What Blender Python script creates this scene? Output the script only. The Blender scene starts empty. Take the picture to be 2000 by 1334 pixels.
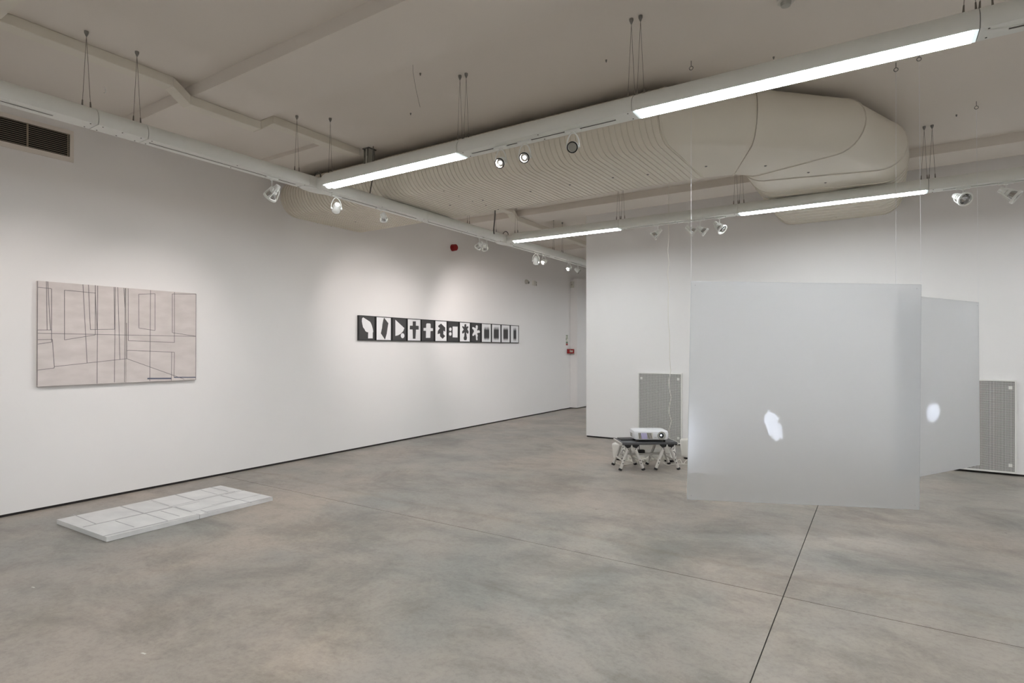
import bpy, bmesh, math, random
from mathutils import Vector, Matrix, Quaternion
random.seed(7)
H = 1.35                      # camera height in metres; positions below are given in units of H
FPX, CX, HY = 1109.0, 1000.0, 682.0
YAW = math.radians(32.8)
FW = Vector((-math.sin(YAW), math.cos(YAW), 0)); RT = Vector((math.cos(YAW), math.sin(YAW), 0))
sc = bpy.context.scene

# ---------------------------------------------------------------- camera, world, exposure
cam_d = bpy.data.cameras.new('camera'); cam = bpy.data.objects.new('camera', cam_d)
sc.collection.objects.link(cam); sc.camera = cam
cam.location = (0, 0, H); cam.rotation_euler = (math.pi/2, 0, YAW)
cam_d.sensor_width = 36.0; cam_d.lens = FPX/2000*36; cam_d.shift_y = 15/2000
cam_d.clip_start = 0.05; cam_d.clip_end = 100
world = bpy.data.worlds.new('world'); sc.world = world; world.use_nodes = True
world.node_tree.nodes['Background'].inputs[0].default_value = (0.8, 0.78, 0.75, 1)
world.node_tree.nodes['Background'].inputs[1].default_value = 0.05
sc.view_settings.view_transform = 'Standard'
try: sc.view_settings.look = 'None'
except Exception: pass
sc.view_settings.gamma = 1.0; sc.view_settings.use_curve_mapping = False
sc.view_settings.exposure = 0.0
TUBE = 48.0                   # radiance of the fluorescent diffusers
SPOT_W = 54.0                 # watts of a lit track spotlight
PROJ_W = 760.0
sc.cycles.use_denoising = True
sc.cycles.max_bounces = 14; sc.cycles.diffuse_bounces = 6; sc.cycles.transmission_bounces = 10
sc.cycles.sample_clamp_indirect = 25.0
sc.cycles.caustics_refractive = True

# ---------------------------------------------------------------- helpers
col = sc.collection
def V(x, y, z): return Vector((x*H, y*H, (z+1)*H))            # z measured from eye height
def ray(px, py):
    c = px-CX
    return (c*RT + FPX*FW) + Vector((0, 0, HY-py))
def onx(px, py, X):            # photo direction met with the plane x = X*H
    d = ray(px, py); t = X*H/d.x; p = d*t; p.z += H; return p
def ony(px, py, Y):
    d = ray(px, py); t = Y*H/d.y; p = d*t; p.z += H; return p
def onz(px, py, Z):
    d = ray(px, py); t = Z*H/d.z; p = d*t; p.z += H; return p
def atd(px, py, D):            # at depth D*H in front of the camera
    p = ray(px, py)*(D*H/FPX); p.z += H; return p

class MB:
    def __init__(s): s.v = []; s.f = []; s.sm = []
    def add(s, vs, fs, M=None, smooth=False):
        n = len(s.v)
        s.v += [(M @ Vector(v)) if M is not None else Vector(v) for v in vs]
        s.f += [tuple(i+n for i in f) for f in fs]; s.sm += [smooth]*len(fs); return s
    def box(s, lo, hi, M=None):
        x0, y0, z0 = [min(a, b) for a, b in zip(lo, hi)]; x1, y1, z1 = [max(a, b) for a, b in zip(lo, hi)]
        vs = [(x0,y0,z0),(x1,y0,z0),(x1,y1,z0),(x0,y1,z0),(x0,y0,z1),(x1,y0,z1),(x1,y1,z1),(x0,y1,z1)]
        return s.add(vs, [(0,3,2,1),(4,5,6,7),(0,1,5,4),(1,2,6,5),(2,3,7,6),(3,0,4,7)], M)
    def cbox(s, c, sz, M=None):
        c = Vector(c); h = Vector(sz)/2; return s.box(c-h, c+h, M)
    def bbox(s, lo, hi, b, M=None, seg=2):      # bevelled box
        bm = bmesh.new(); bmesh.ops.create_cube(bm, size=1)
        lo = Vector(lo); hi = Vector(hi)
        for v in bm.verts: v.co = Vector([(lo[i]+hi[i])/2 + v.co[i]*(hi[i]-lo[i]) for i in range(3)])
        bmesh.ops.bevel(bm, geom=bm.edges[:], offset=b, segments=seg, affect='EDGES', profile=.5)
        bm.verts.index_update()
        s.add([v.co.copy() for v in bm.verts], [[v.index for v in f.verts] for f in bm.faces], M, True); bm.free(); return s
    def tube(s, pts, r, n=6, M=None, cap=True, flat=None):
        pts = [Vector(p) for p in pts]; vs = []; fs = []
        for i, p in enumerate(pts):
            a = pts[max(i-1, 0)]; b = pts[min(i+1, len(pts)-1)]; t = (b-a).normalized()
            u = t.orthogonal() if abs(t.z) > .99 else t.cross(Vector((0, 0, 1)))
            u.normalize(); w = t.cross(u)
            if i and u.dot(pu) < 0: u, w = -u, -w
            pu = u
            rr = r[i] if isinstance(r, (list, tuple)) else r
            for k in range(n):
                a_ = 2*math.pi*(k+.5)/n
                vs.append(p + u*rr*math.cos(a_) + w*rr*math.sin(a_)*(flat or 1))
        for i in range(len(pts)-1):
            for k in range(n):
                fs.append((i*n+k, i*n+(k+1) % n, (i+1)*n+(k+1) % n, (i+1)*n+k))
        s.add(vs, fs, M, n > 4)
        if cap: s.add(vs[:n], [tuple(range(n))[::-1]], M); s.add(vs[-n:], [tuple(range(n))], M)
        return s
    def lathe(s, prof, n=16, M=None, smooth=True, cap=True):   # prof: (x along axis X, radius)
        vs = []; fs = []
        for x, r in prof:
            for k in range(n):
                a = 2*math.pi*k/n; vs.append((x, r*math.cos(a), r*math.sin(a)))
        for i in range(len(prof)-1):
            for k in range(n):
                fs.append((i*n+k, i*n+(k+1) % n, (i+1)*n+(k+1) % n, (i+1)*n+k))
        s.add(vs, fs, M, smooth)
        if not cap: return s
        if prof[0][1] > 1e-5: s.add(vs[:n], [tuple(range(n))[::-1]], M)
        if prof[-1][1] > 1e-5: s.add(vs[-n:], [tuple(range(n))], M)
        return s
    def prism(s, poly, ext, M=None):           # poly: 3D points (planar), extruded by vector ext
        n = len(poly); p = [Vector(q) for q in poly]; e = Vector(ext)
        return s.add(p+[q+e for q in p], [tuple(range(n))[::-1], tuple(range(n, 2*n))] + [(i, (i+1) % n, n+(i+1) % n, n+i) for i in range(n)], M)
    def build(s, name, mat, parent=None, world=True, **kw):
        off = parent_loc(parent) if (parent is not None and world) else Vector((0, 0, 0))
        me = bpy.data.meshes.new(name)
        me.from_pydata([v-off for v in s.v], [], s.f)
        me.polygons.foreach_set('use_smooth', s.sm)
        bm = bmesh.new(); bm.from_mesh(me); bmesh.ops.recalc_face_normals(bm, faces=bm.faces[:]); bm.to_mesh(me); bm.free()
        me.set_sharp_from_angle(angle=math.radians(32))
        me.materials.append(M[mat] if isinstance(mat, str) else mat)
        o = bpy.data.objects.new(name, me); col.objects.link(o)
        if parent is not None: o.parent = parent
        for k, v in kw.items(): o[k] = v
        return o
def parent_loc(p):
    l = Vector((0, 0, 0))
    while p is not None: l = l + p.location; p = p.parent
    return l
def thing(name, label, cat, loc=(0, 0, 0), group=None):
    o = bpy.data.objects.new(name, None); col.objects.link(o); o.location = loc; o.empty_display_size = .05
    o['label'] = label; o['category'] = cat
    if group: o['group'] = group
    return o
def tag(o, label, cat, group=None):
    o['label'] = label; o['category'] = cat
    if group: o['group'] = group
    return o
def frame_from(xdir, up=(0, 0, 1), loc=(0, 0, 0)):
    x = Vector(xdir).normalized(); y = Vector(up).cross(x)
    if y.length < 1e-4: y = Vector((0, 1, 0)).cross(x)
    y.normalize(); z = x.cross(y)
    m = Matrix((x, y, z)).transposed().to_4x4(); m.translation = Vector(loc); return m

# ---------------------------------------------------------------- materials
M = {}
def srgb(c): return tuple((v/12.92 if v <= .04045 else ((v+.055)/1.055)**2.4) for v in [k/255 for k in c])
def mat(name, rgb, rough=.5, metal=0., noise=0., scale=8., bump=0., spec=.5, detail=4, emit=None):
    m = bpy.data.materials.new(name); m.use_nodes = True; nt = m.node_tree; b = nt.nodes['Principled BSDF']
    c = srgb(rgb)
    b.inputs['Roughness'].default_value = rough; b.inputs['Metallic'].default_value = metal
    b.inputs['Specular IOR Level'].default_value = spec
    b.inputs['Base Color'].default_value = (*c, 1)
    tc = nt.nodes.new('ShaderNodeTexCoord'); nz = nt.nodes.new('ShaderNodeTexNoise')
    nz.inputs['Scale'].default_value = scale; nz.inputs['Detail'].default_value = detail
    nt.links.new(tc.outputs['Object'], nz.inputs['Vector'])
    if noise:
        r = nt.nodes.new('ShaderNodeValToRGB'); r.color_ramp.elements[0].position = .3; r.color_ramp.elements[1].position = .7
        r.color_ramp.elements[0].color = (*[v*(1-noise) for v in c], 1); r.color_ramp.elements[1].color = (*[min(1, v*(1+noise)) for v in c], 1)
        nt.links.new(nz.outputs['Fac'], r.inputs['Fac']); nt.links.new(r.outputs['Color'], b.inputs['Base Color'])
    if bump:
        bp = nt.nodes.new('ShaderNodeBump'); bp.inputs['Strength'].default_value = bump; bp.inputs['Distance'].default_value = .01
        nt.links.new(nz.outputs['Fac'], bp.inputs['Height']); nt.links.new(bp.outputs['Normal'], b.inputs['Normal'])
    if emit:
        b.inputs['Emission Color'].default_value = (*emit[0], 1); b.inputs['Emission Strength'].default_value = emit[1]
    M[name] = m; return m
mat('wall_paint', (232, 230, 229), .62, noise=.008, scale=1.6, bump=.02)
mat('ceiling_paint', (222, 215, 207), .75, noise=.012, scale=1.2, bump=.03)
mat('duct_paint', (222, 216, 203), .5, noise=.012, scale=3)
mat('trunking_paint', (222, 216, 204), .5, noise=.012, scale=3)
mat('powder_white', (226, 227, 222), .38, noise=.01, scale=20)
mat('fitting_white', (232, 233, 229), .3)
mat('slot_dark', (62, 56, 50), .6)
mat('black', (24, 23, 23), .5)
mat('dark_rubber', (34, 32, 31), .75)
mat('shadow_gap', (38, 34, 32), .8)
mat('steel_wire', (120, 114, 106), .4, metal=.6)
mat('galvanised', (140, 138, 134), .4, metal=.7, noise=.08, scale=60)
mat('dark_cable', (92, 88, 84), .5)
mat('aluminium', (204, 200, 194), .38, metal=.25, noise=.04, scale=90)
mat('stool_top', (80, 80, 82), .6, noise=.08, scale=60, bump=.15)
mat('projector_white', (226, 227, 230), .28)
mat('speaker_white', (226, 224, 218), .45)
mat('speaker_grey', (120, 118, 116), .5)
mat('white_cable', (226, 223, 214), .45)
mat('nylon', (235, 235, 238), .2, spec=.8)
mat('frame_black', (22, 21, 22), .4)
mat('print_black', (58, 57, 58), .55, noise=.05, scale=40)
mat('print_white', (232, 232, 234), .5)
mat('line_ink', (112, 108, 110), .8, noise=.12, scale=30)
mat('line_soft', (172, 170, 171), .8, noise=.1, scale=30)
mat('line_blue', (98, 102, 120), .8)
mat('alarm_red', (150, 24, 26), .35)
mat('device_white', (206, 204, 196), .45)
mat('device_grey', (168, 166, 158), .45)
mat('sign_green', (92, 116, 84), .6)
mat('sign_white', (212, 212, 200), .6)
mat('vent_dark', (20, 18, 16), .9)
mat('vent_slat', (150, 138, 122), .5)
mat('grille_back', (46, 41, 37), .9)
mat('grille_white', (228, 227, 223), .45)
mat('chrome', (200, 200, 200), .12, metal=1.)
mat('lens_glass', (30, 30, 38), .05, spec=1.)
mat('lens_glow', (230, 235, 255), .2, emit=((.75, .8, 1.), 6))
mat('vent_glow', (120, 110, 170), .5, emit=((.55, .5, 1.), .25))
mat('lamp_glow', (255, 250, 240), .3, emit=((1., .9, .8), 420))
mat('tube_diffuser', (245, 250, 250), .3, emit=((.925, .97, 1.0), TUBE))
mat('tube_end', (226, 240, 242), .25, emit=((.85, .97, 1.), .75))

def canvas(name, a, b_, sx, sy):
    m = mat(name, a, .85); nt = m.node_tree; b = nt.nodes['Principled BSDF']
    tc = [n for n in nt.nodes if n.type == 'TEX_COORD'][0]
    mp = nt.nodes.new('ShaderNodeMapping'); mp.inputs['Scale'].default_value = (1, sx, sy)
    n1 = nt.nodes.new('ShaderNodeTexNoise'); n1.inputs['Scale'].default_value = 4; n1.inputs['Detail'].default_value = 6
    r = nt.nodes.new('ShaderNodeValToRGB'); r.color_ramp.elements[0].position = .32; r.color_ramp.elements[1].position = .7
    r.color_ramp.elements[0].color = (*srgb(b_), 1); r.color_ramp.elements[1].color = (*srgb(a), 1)
    nt.links.new(tc.outputs['Object'], mp.inputs['Vector']); nt.links.new(mp.outputs['Vector'], n1.inputs['Vector'])
    nt.links.new(n1.outputs['Fac'], r.inputs['Fac']); nt.links.new(r.outputs['Color'], b.inputs['Base Color'])
    bp = nt.nodes.new('ShaderNodeBump'); bp.inputs['Strength'].default_value = .15; bp.inputs['Distance'].default_value = .003
    nt.links.new(n1.outputs['Fac'], bp.inputs['Height']); nt.links.new(bp.outputs['Normal'], b.inputs['Normal'])
    return m
canvas('canvas_pinkish', (214, 206, 203), (202, 194, 191), 1.4, 3.5)
canvas('canvas_white', (222, 221, 219), (206, 205, 204), 2, 2)

def concrete():
    m = bpy.data.materials.new('polished_concrete'); m.use_nodes = True; nt = m.node_tree; b = nt.nodes['Principled BSDF']
    N = nt.nodes.new; L = nt.links.new
    geo = N('ShaderNodeNewGeometry')
    def noise(scale, detail, rough, sx=1, sy=1, dist=0., rot=0., off=0.):
        mp = N('ShaderNodeMapping'); mp.inputs['Scale'].default_value = (sx, sy, 1); mp.inputs['Rotation'].default_value = (0, 0, rot)
        mp.inputs['Location'].default_value = (off, off*.7, 0)
        n = N('ShaderNodeTexNoise'); n.inputs['Scale'].default_value = scale; n.inputs['Detail'].default_value = detail
        n.inputs['Roughness'].default_value = rough; n.inputs['Distortion'].default_value = dist
        L(geo.outputs['Position'], mp.inputs['Vector']); L(mp.outputs['Vector'], n.inputs['Vector']); return n.outputs['Fac']
    def ramp(f, p0, c0, p1, c1):
        r = N('ShaderNodeValToRGB'); r.color_ramp.elements[0].position = p0; r.color_ramp.elements[1].position = p1
        r.color_ramp.elements[0].color = (*c0, 1); r.color_ramp.elements[1].color = (*c1, 1); L(f, r.inputs['Fac']); return r.outputs['Color']
    def mix(a, c, fac, mode='MIX'):
        x = N('ShaderNodeMix'); x.data_type = 'RGBA'; x.blend_type = mode
        if isinstance(fac, float): x.inputs[0].default_value = fac
        else: L(fac, x.inputs[0])
        L(a, x.inputs[6]); L(c, x.inputs[7]); return x.outputs[2]
    base = ramp(noise(.55, 5, .6, dist=.4), .36, srgb((148, 146, 139)), .62, srgb((170, 158, 146)))
    pale = ramp(noise(.9, 6, .62, 1.3, .8, dist=.6, off=9), .45, (.90, .91, .93), .72, (1.08, 1.07, 1.05))
    c1 = mix(base, pale, 1.0, 'MULTIPLY')
    dark = ramp(noise(1.1, 11, .74, .9, 1.2, dist=.5, rot=.35, off=4), .37, (.62, .625, .62), .53, (1, 1, 1))
    c2 = mix(c1, dark, .8, 'MULTIPLY')
    streak = ramp(noise(4.5, 12, .78, .8, 1.25, dist=.3, rot=-.5, off=2), .40, (.78, .775, .765), .52, (1, 1, 1))
    c3 = mix(c2, streak, .65, 'MULTIPLY')
    speck = ramp(noise(38, 8, .75), .38, (.84, .835, .82), .52, (1, 1, 1))
    c4 = mix(c3, speck, .8, 'MULTIPLY')
    v = N('ShaderNodeTexVoronoi'); v.inputs['Scale'].default_value = 1.7; L(geo.outputs['Position'], v.inputs['Vector'])
    spots = ramp(v.outputs['Distance'], .012, (.35, .34, .33), .022, (1, 1, 1))
    c5 = mix(c4, spots, .8, 'MULTIPLY')
    # faint brown stain running beside the long joint
    sep = N('ShaderNodeSeparateXYZ'); L(geo.outputs['Position'], sep.inputs[0])
    ad = N('ShaderNodeMath'); ad.operation = 'MULTIPLY_ADD'; L(noise(1.2, 3, .5, off=5), ad.inputs[0]); ad.inputs[1].default_value = .25; L(sep.outputs['Y'], ad.inputs[2])
    df = N('ShaderNodeMath'); df.operation = 'SUBTRACT'; L(ad.outputs[0], df.inputs[0]); df.inputs[1].default_value = 2.76*H+.125
    ab = N('ShaderNodeMath'); ab.operation = 'ABSOLUTE'; L(df.outputs[0], ab.inputs[0])
    c5 = mix(c5, ramp(ab.outputs[0], .0, (.86, .83, .77), .055, (1, 1, 1)), .75, 'MULTIPLY')
    L(c5, b.inputs['Base Color'])
    rr = N('ShaderNodeMapRange'); rr.inputs[3].default_value = .30; rr.inputs[4].default_value = .52
    L(noise(1.4, 6, .6, off=7), rr.inputs[0]); L(rr.outputs[0], b.inputs['Roughness'])
    b.inputs['Specular IOR Level'].default_value = .42
    bp = N('ShaderNodeBump'); bp.inputs['Strength'].default_value = .06; bp.inputs['Distance'].default_value = .004
    L(noise(14, 6, .6), bp.inputs['Height']); L(bp.outputs['Normal'], b.inputs['Normal'])
    M['polished_concrete'] = m
concrete()

def frosted():
    m = bpy.data.materials.new('frosted_acrylic'); m.use_nodes = True; nt = m.node_tree
    for n in list(nt.nodes): nt.nodes.remove(n)
    N = nt.nodes.new; L = nt.links.new
    out = N('ShaderNodeOutputMaterial'); g = N('ShaderNodeBsdfGlass'); g.distribution = 'MULTI_GGX'
    g.inputs['Roughness'].default_value = .55; g.inputs['IOR'].default_value = 1.25; g.inputs['Color'].default_value = (.93, .935, .94, 1)
    d = N('ShaderNodeBsdfDiffuse'); d.inputs['Color'].default_value = (.93, .95, .98, 1)
    t = N('ShaderNodeBsdfTranslucent'); t.inputs['Color'].default_value = (.93, .95, .98, 1)
    a = N('ShaderNodeMixShader'); a.inputs[0].default_value = .5; L(d.outputs[0], a.inputs[1]); L(t.outputs[0], a.inputs[2])
    c = N('ShaderNodeMixShader'); c.inputs[0].default_value = .15; L(g.outputs[0], c.inputs[1]); L(a.outputs[0], c.inputs[2])
    L(c.outputs[0], out.inputs['Surface']); M['frosted_acrylic'] = m
frosted()
mat('acrylic_edge', (214, 216, 218), .3)

# ---------------------------------------------------------------- room shell
XL, XR, YB, YR, YF = -4.37, 3.3, 5.91, -3.6, 11.2      # left, right, back (partition), rear, far
ZC, ZD = 1.530, 1.462                                  # ceiling and downstand undersides
def struct(o): o['kind'] = 'structure'; return o
gap = .016
fl = struct(MB().box(V(XL-.2, YR-.2, -1.12), V(XR+.2, YF+.2, -1.008)).build('floor', 'shadow_gap'))
JX, JY = -.322, 2.525
jw, jw2 = .0019, .0022
for x0, x1 in ((XL-.05, JX-jw), (JX+jw, XR)):
    for y0, y1 in ((YR, JY-jw2), (JY+jw2, YF)):
        MB().box(V(x0, y0, -1.009), V(x1, y1, -1.0)).build('slab', 'polished_concrete', fl)
struct(MB().box(V(XL-.2, YR-.2, -1+gap), V(XL, YF+.2, ZC)).build('wall_left', 'wall_paint'))
struct(MB().box(V(XL-.2, YR, -1.0), V(XL-.006, YF, -1+gap)).build('shadow_gap_left', 'shadow_gap'))  # recessed strip coloured dark for the shade in the gap below the wall
struct(MB().box(V(-2.80, YB, -1+gap), V(XR+.2, YB+.11, ZC)).build('wall_back', 'wall_paint'))
struct(MB().box(V(-2.795, YB+.006, -1.0), V(XR, YB+.10, -1+gap)).build('shadow_gap_back', 'shadow_gap'))  # same dark-coloured strip for the shade below the partition
struct(MB().box(V(XR, YR-.2, -1.0), V(XR+.2, YF+.2, ZC)).build('wall_right', 'wall_paint'))
struct(MB().box(V(XL, YR-.2, -1.0), V(XR, YR, ZC)).build('wall_rear', 'wall_paint'))
struct(MB().box(V(XL, YF, -1.0), V(XR, YF+.2, ZC)).build('wall_far', 'wall_paint'))
ce = struct(MB().box(V(XL-.2, YR-.2, ZC), V(XR+.2, YF+.2, ZC+.12)).build('ceiling', 'ceiling_paint'))
for y0, y1 in ((1.759, 2.177), (5.30, 5.67), (7.45, 7.95)):
    MB().box(V(XL, y0, ZD), V(XR, y1, ZC)).build('downstand', 'ceiling_paint', ce)
MB().box(V(XL, 2.75, ZC-.03), V(-3.43, 2.98, ZC)).build('bulkhead', 'ceiling_paint', ce)
# door at the end of the left wall: projecting lining, leaf and lever
dr = struct(MB().box(V(XL, 8.60, -1+gap), V(XL+.13, 8.80, 1.19)).box(V(XL, 8.8, 1.10), V(XL+.13, 10.3, 1.19)).box(V(XL, 10.1, -1+gap), V(XL+.13, 10.3, 1.10)).build('door_1', 'wall_paint'))
MB().box(V(XL, 8.805, -1+gap), V(XL+.127, 10.1, 1.10)).build('door_leaf', 'wall_paint', dr)
MB().box(V(XL+.127, 8.95, -.035), V(XL+.155, 9.4, -.018)).build('door_handle', 'device_grey', dr)

# ---------------------------------------------------------------- lighting rig
TX, TZ = -3.202, 1.080                    # long track on the left (runs along y)
BY1, BY2 = 2.510, 4.812                   # the two cross beams (run along x)
RB, RC, RH = .078, .038, .0675            # tube radius, centre above the flat, half width of the flat (metres)
def profile(n=16):
    a0 = math.asin(RC/RB); pts = []
    for k in range(n+1):
        a = -a0 + (math.pi+2*a0)*k/n
        pts.append((RB*math.cos(a), RC+RB*math.sin(a)))
    return pts                            # from right bottom edge over the top to the left bottom edge
def extrusion(p0, p1, bottom=True):
    p0 = Vector(p0); p1 = Vector(p1); t = (p1-p0).normalized(); s = Vector((t.y, -t.x, 0))
    pr = profile(); n = len(pr); vs = []
    for p in (p0, p1): vs += [p + s*a + Vector((0, 0, b)) for a, b in pr]
    m = MB(); m.add(vs, [(i, i+1, n+i+1, n+i) for i in range(n-1)], None, True)
    m.add(vs, [(n-1, 0, n, 2*n-1)]); m.add(vs[:n], [tuple(range(n))]); m.add(vs[n:], [tuple(range(n))[::-1]])
    return m
def frame2(p0, p1):
    t = (Vector(p1)-Vector(p0)).normalized(); s = Vector((t.y, -t.x, 0)); return t, s
def hangers(root, spots, axis):
    for q in spots:
        q = Vector(q); top = Vector((q.x, q.y, (ZC+1)*H)); zb = (TZ+1)*H+RC+RB*.93; w = .024
        for sgn in (-1, 1):
            m = MB()
            m.tube([top-Vector((0, 0, .03)), Vector((q.x, q.y, zb-.004)) + axis*w*sgn], .0013, 5)
            m.tube([Vector((q.x, q.y, zb-.006)) + axis*w*sgn, Vector((q.x, q.y, zb+.045)) + axis*(w*.9)*sgn], [.006, .0035], 6)
            m.build('suspension_wire', 'steel_wire', root)
        MB().lathe([(0, .013), (-.012, .013), (-.034, .004)], 10, Matrix.Translation(top) @ Matrix.Rotation(-math.pi/2, 4, 'Y')).build('ceiling_anchor', 'galvanised', root)
def screws(root, spots, s):
    m = MB()
    for p in spots:
        for sg in (-1, 1):
            m.lathe([(0, .0042), (.002, .0042), (.003, .001)], 8, Matrix.Translation(Vector(p)+s*sg*.046) @ Matrix.Rotation(math.pi/2, 4, 'Y'))
    m.build('screw', 'slot_dark', root, kind='stuff')
def luminaire(name, label, p0, p1, lamp, cat, group, hang=(), slots=(), hidden=False):
    p0 = Vector(p0); p1 = Vector(p1); t, s = frame2(p0, p1); L = (p1-p0).length
    root = thing(name, label, cat, (p0+p1)/2, group)
    extrusion(p0+t*.002, p1-t*.002).build('housing', 'powder_white', root)
    if lamp:
        e = .018
        m = MB(); A = p0+t*e; B = p1-t*e; w = .060
        dn = Vector((0, 0, -.004))
        m.prism([A-s*w, A+s*w, B+s*w, B-s*w], dn).build('diffuser', 'tube_diffuser', root)
        MB().prism([p0+t*.003-s*w, p0+t*.003+s*w, A+s*w, A-s*w], dn).build('diffuser_end', 'tube_end', root)
        MB().prism([B-s*w, B+s*w, p1-t*.003+s*w, p1-t*.003-s*w], dn).build('diffuser_end', 'tube_end', root)
    else:
        for a, b in slots:
            A = p0+t*a*L; B = p0+t*b*L; m = MB()
            m.prism([A-s*.008, A+s*.008, B+s*.008, B-s*.008], (0, 0, -.0025)).build('power_slot', 'slot_dark', root)
            MB().prism([A-s*.013, A-s*.008, B-s*.008, B-s*.013], (0, 0, -.004)).build('slot_lip', 'powder_white', root)
            MB().prism([A+s*.008, A+s*.013, B+s*.013, B+s*.008], (0, 0, -.004)).build('slot_lip', 'powder_white', root)
    screws(root, [p0+t*.035, p1-t*.035] + ([] if lamp else [(p0+p1)/2]), s)
    if hang is not None: hangers(root, hang if hang else [p0+t*.2, p1-t*.2], t)
    return root
G = 'linear fluorescent luminaires of the ceiling rig'; G2 = 'track sections of the ceiling rig'
XS = [-3.072, -1.942, -.938, .289, 1.31, 2.46, 3.28]
for by, nm, nm2 in ((BY1, 'front cross beam', 'front'), (BY2, 'rear cross beam by the far white wall', 'rear')):
    P = lambda x: V(x, by, TZ)
    luminaire('linear_light', {'front': 'lit fluorescent luminaire of the front cross beam, its left end at the track junction',
                               'rear': 'lit fluorescent luminaire of the rear cross beam, starting at the far track junction'}[nm2],
              P(XS[0]), P(XS[1]), True, 'light', G, hang=[P(-3.05), P(XS[1]-.022)])
    luminaire('track_section', {'front': 'white unlit track section of the front beam carrying the glaring spotlights',
                                'rear': 'white unlit track section of the rear beam above the projector'}[nm2],
              P(XS[1]), P(XS[2]), False, 'lighting track', G2, hang=[P(XS[1]+.022), P(XS[2]-.022)], slots=((.06, .90),))
    luminaire('linear_light', {'front': 'largest lit fluorescent luminaire, at the upper right of the photo',
                               'rear': 'lit fluorescent luminaire of the rear beam, in front of the duct end'}[nm2],
              P(XS[2]), P(XS[3]), True, 'light', G, hang=[P(XS[2]+.022), P(XS[3]-.022)])
    luminaire('track_section', {'front': 'white track section at the top right corner, after the largest luminaire',
                                'rear': 'white track section at the right edge carrying two unlit spotlights'}[nm2],
              P(XS[3]), P(XS[4]), False, 'lighting track', G2, hang=[P(XS[3]+.022)], slots=((.08, .92),))
    luminaire('linear_light', 'added unseen luminaire of the %s beam, far to the right' % nm2, P(XS[4]), P(XS[5]), True, 'light', G)  # added out of view as fill from the right
for by in (.215, -2.05):  # unseen rows added to fill the room with light
    for a, b in ((0, 1), (2, 3), (4, 5)):
        luminaire('linear_light', 'luminaire added out of view for fill light, %s row, %s' % ('above the camera' if by > 0 else 'rearmost', ('left end', 'middle', 'right end')[a//2]), V(XS[a], by, TZ), V(XS[b], by, TZ), True, 'light', 'luminaires added behind the camera')
luminaire('linear_light', 'added lit luminaire, unseen behind the white partition in the corridor', V(XS[0], 7.1, TZ), V(XS[1], 7.1, TZ), True, 'light', 'luminaires added behind the partition')  # this and the next three are unseen, added to light the corridor
luminaire('linear_light', 'second added luminaire, unseen behind the partition, farther right', V(XS[2], 7.1, TZ), V(XS[3], 7.1, TZ), True, 'light', 'luminaires added behind the partition')
luminaire('linear_light', 'third added luminaire, unseen behind the partition, deepest in the corridor', V(XS[0], 9.3, TZ), V(XS[1], 9.3, TZ), True, 'light', 'luminaires added behind the partition')
luminaire('linear_light', 'fourth added luminaire, unseen behind the partition, deepest and farther right', V(XS[2], 9.3, TZ), V(XS[3], 9.3, TZ), True, 'light', 'luminaires added behind the partition')
# the long track along the left
def ty(px): c = px-CX; return -TX*(c*RT.y+FPX*FW.y)/-(c*RT.x+FPX*FW.x)
T = lambda y: V(TX, y, TZ)
y1, y2 = ty(183), ty(280)
HB = .085
luminaire('track_section', 'white track section at the far left edge, above the wall vent', T(-.4), T(y1), False, 'lighting track', G2, hang=[T(y1-.03)], slots=((.5, .90),))
luminaire('track_section', 'short blank rail section between two joints left of the photo centre', T(y1), T(y2), False, 'lighting track', G2, hang=[T(y2-.03)])
luminaire('track_section', 'white track section running up to the first beam junction', T(y2), T(BY1-HB), False, 'lighting track', G2, hang=[T(BY1-HB-.06)], slots=((.03, .93),))
ym = ty(826)
luminaire('track_section', 'white track section right after the first junction, under the oval duct', T(BY1+HB), T(ym), False, 'lighting track', G2, hang=None, slots=((.06, .92),))
luminaire('track_section', 'white track section ending at the second junction, above the red sounder', T(ym), T(BY2-HB), False, 'lighting track', G2, hang=[T(4.22), T(4.66)], slots=((.06, .95),))
luminaire('track_section', 'last track section going behind the partition, above the framed prints', T(BY2+HB), T(7.4), False, 'lighting track', G2, hang=[T(5.87), T(6.09)], slots=((.04, .35), (.4, .9)))
# junction boxes
for by, lb in ((BY1, 'white rounded junction where the front beam meets the track'), (BY2, 'white rounded junction where the rear beam meets the track')):
    root = thing('rail_junction', lb, 'junction box', V(TX, by, TZ), 'rail junctions')
    c = V(TX, by, TZ)
    m = MB(); ov = []
    for k in range(20):
        a = 2*math.pi*k/20; ov.append(c + Vector((.075*math.cos(a)+.0, .16*math.sin(a), -.010)))
    m.prism(ov, (0, 0, .020)).build('cover_plate', 'powder_white', root)
    extrusion(c-Vector((0, HB*H, 0)), c+Vector((0, HB*H, 0))).build('housing', 'powder_white', root)
    MB().tube([c+Vector((.06, 0, .038)), V(XS[0], by, TZ)+Vector((.004, 0, .038))], .055, 14).build('side_sleeve', 'powder_white', root)
    arc = [c+Vector((.03+.045*math.cos(a), .0, .105+.05*math.sin(a))) for a in [math.pi*k/8 for k in range(9)]]
    MB().tube(arc, .006, 6).build('cable_loop', 'dark_cable', root)

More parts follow.
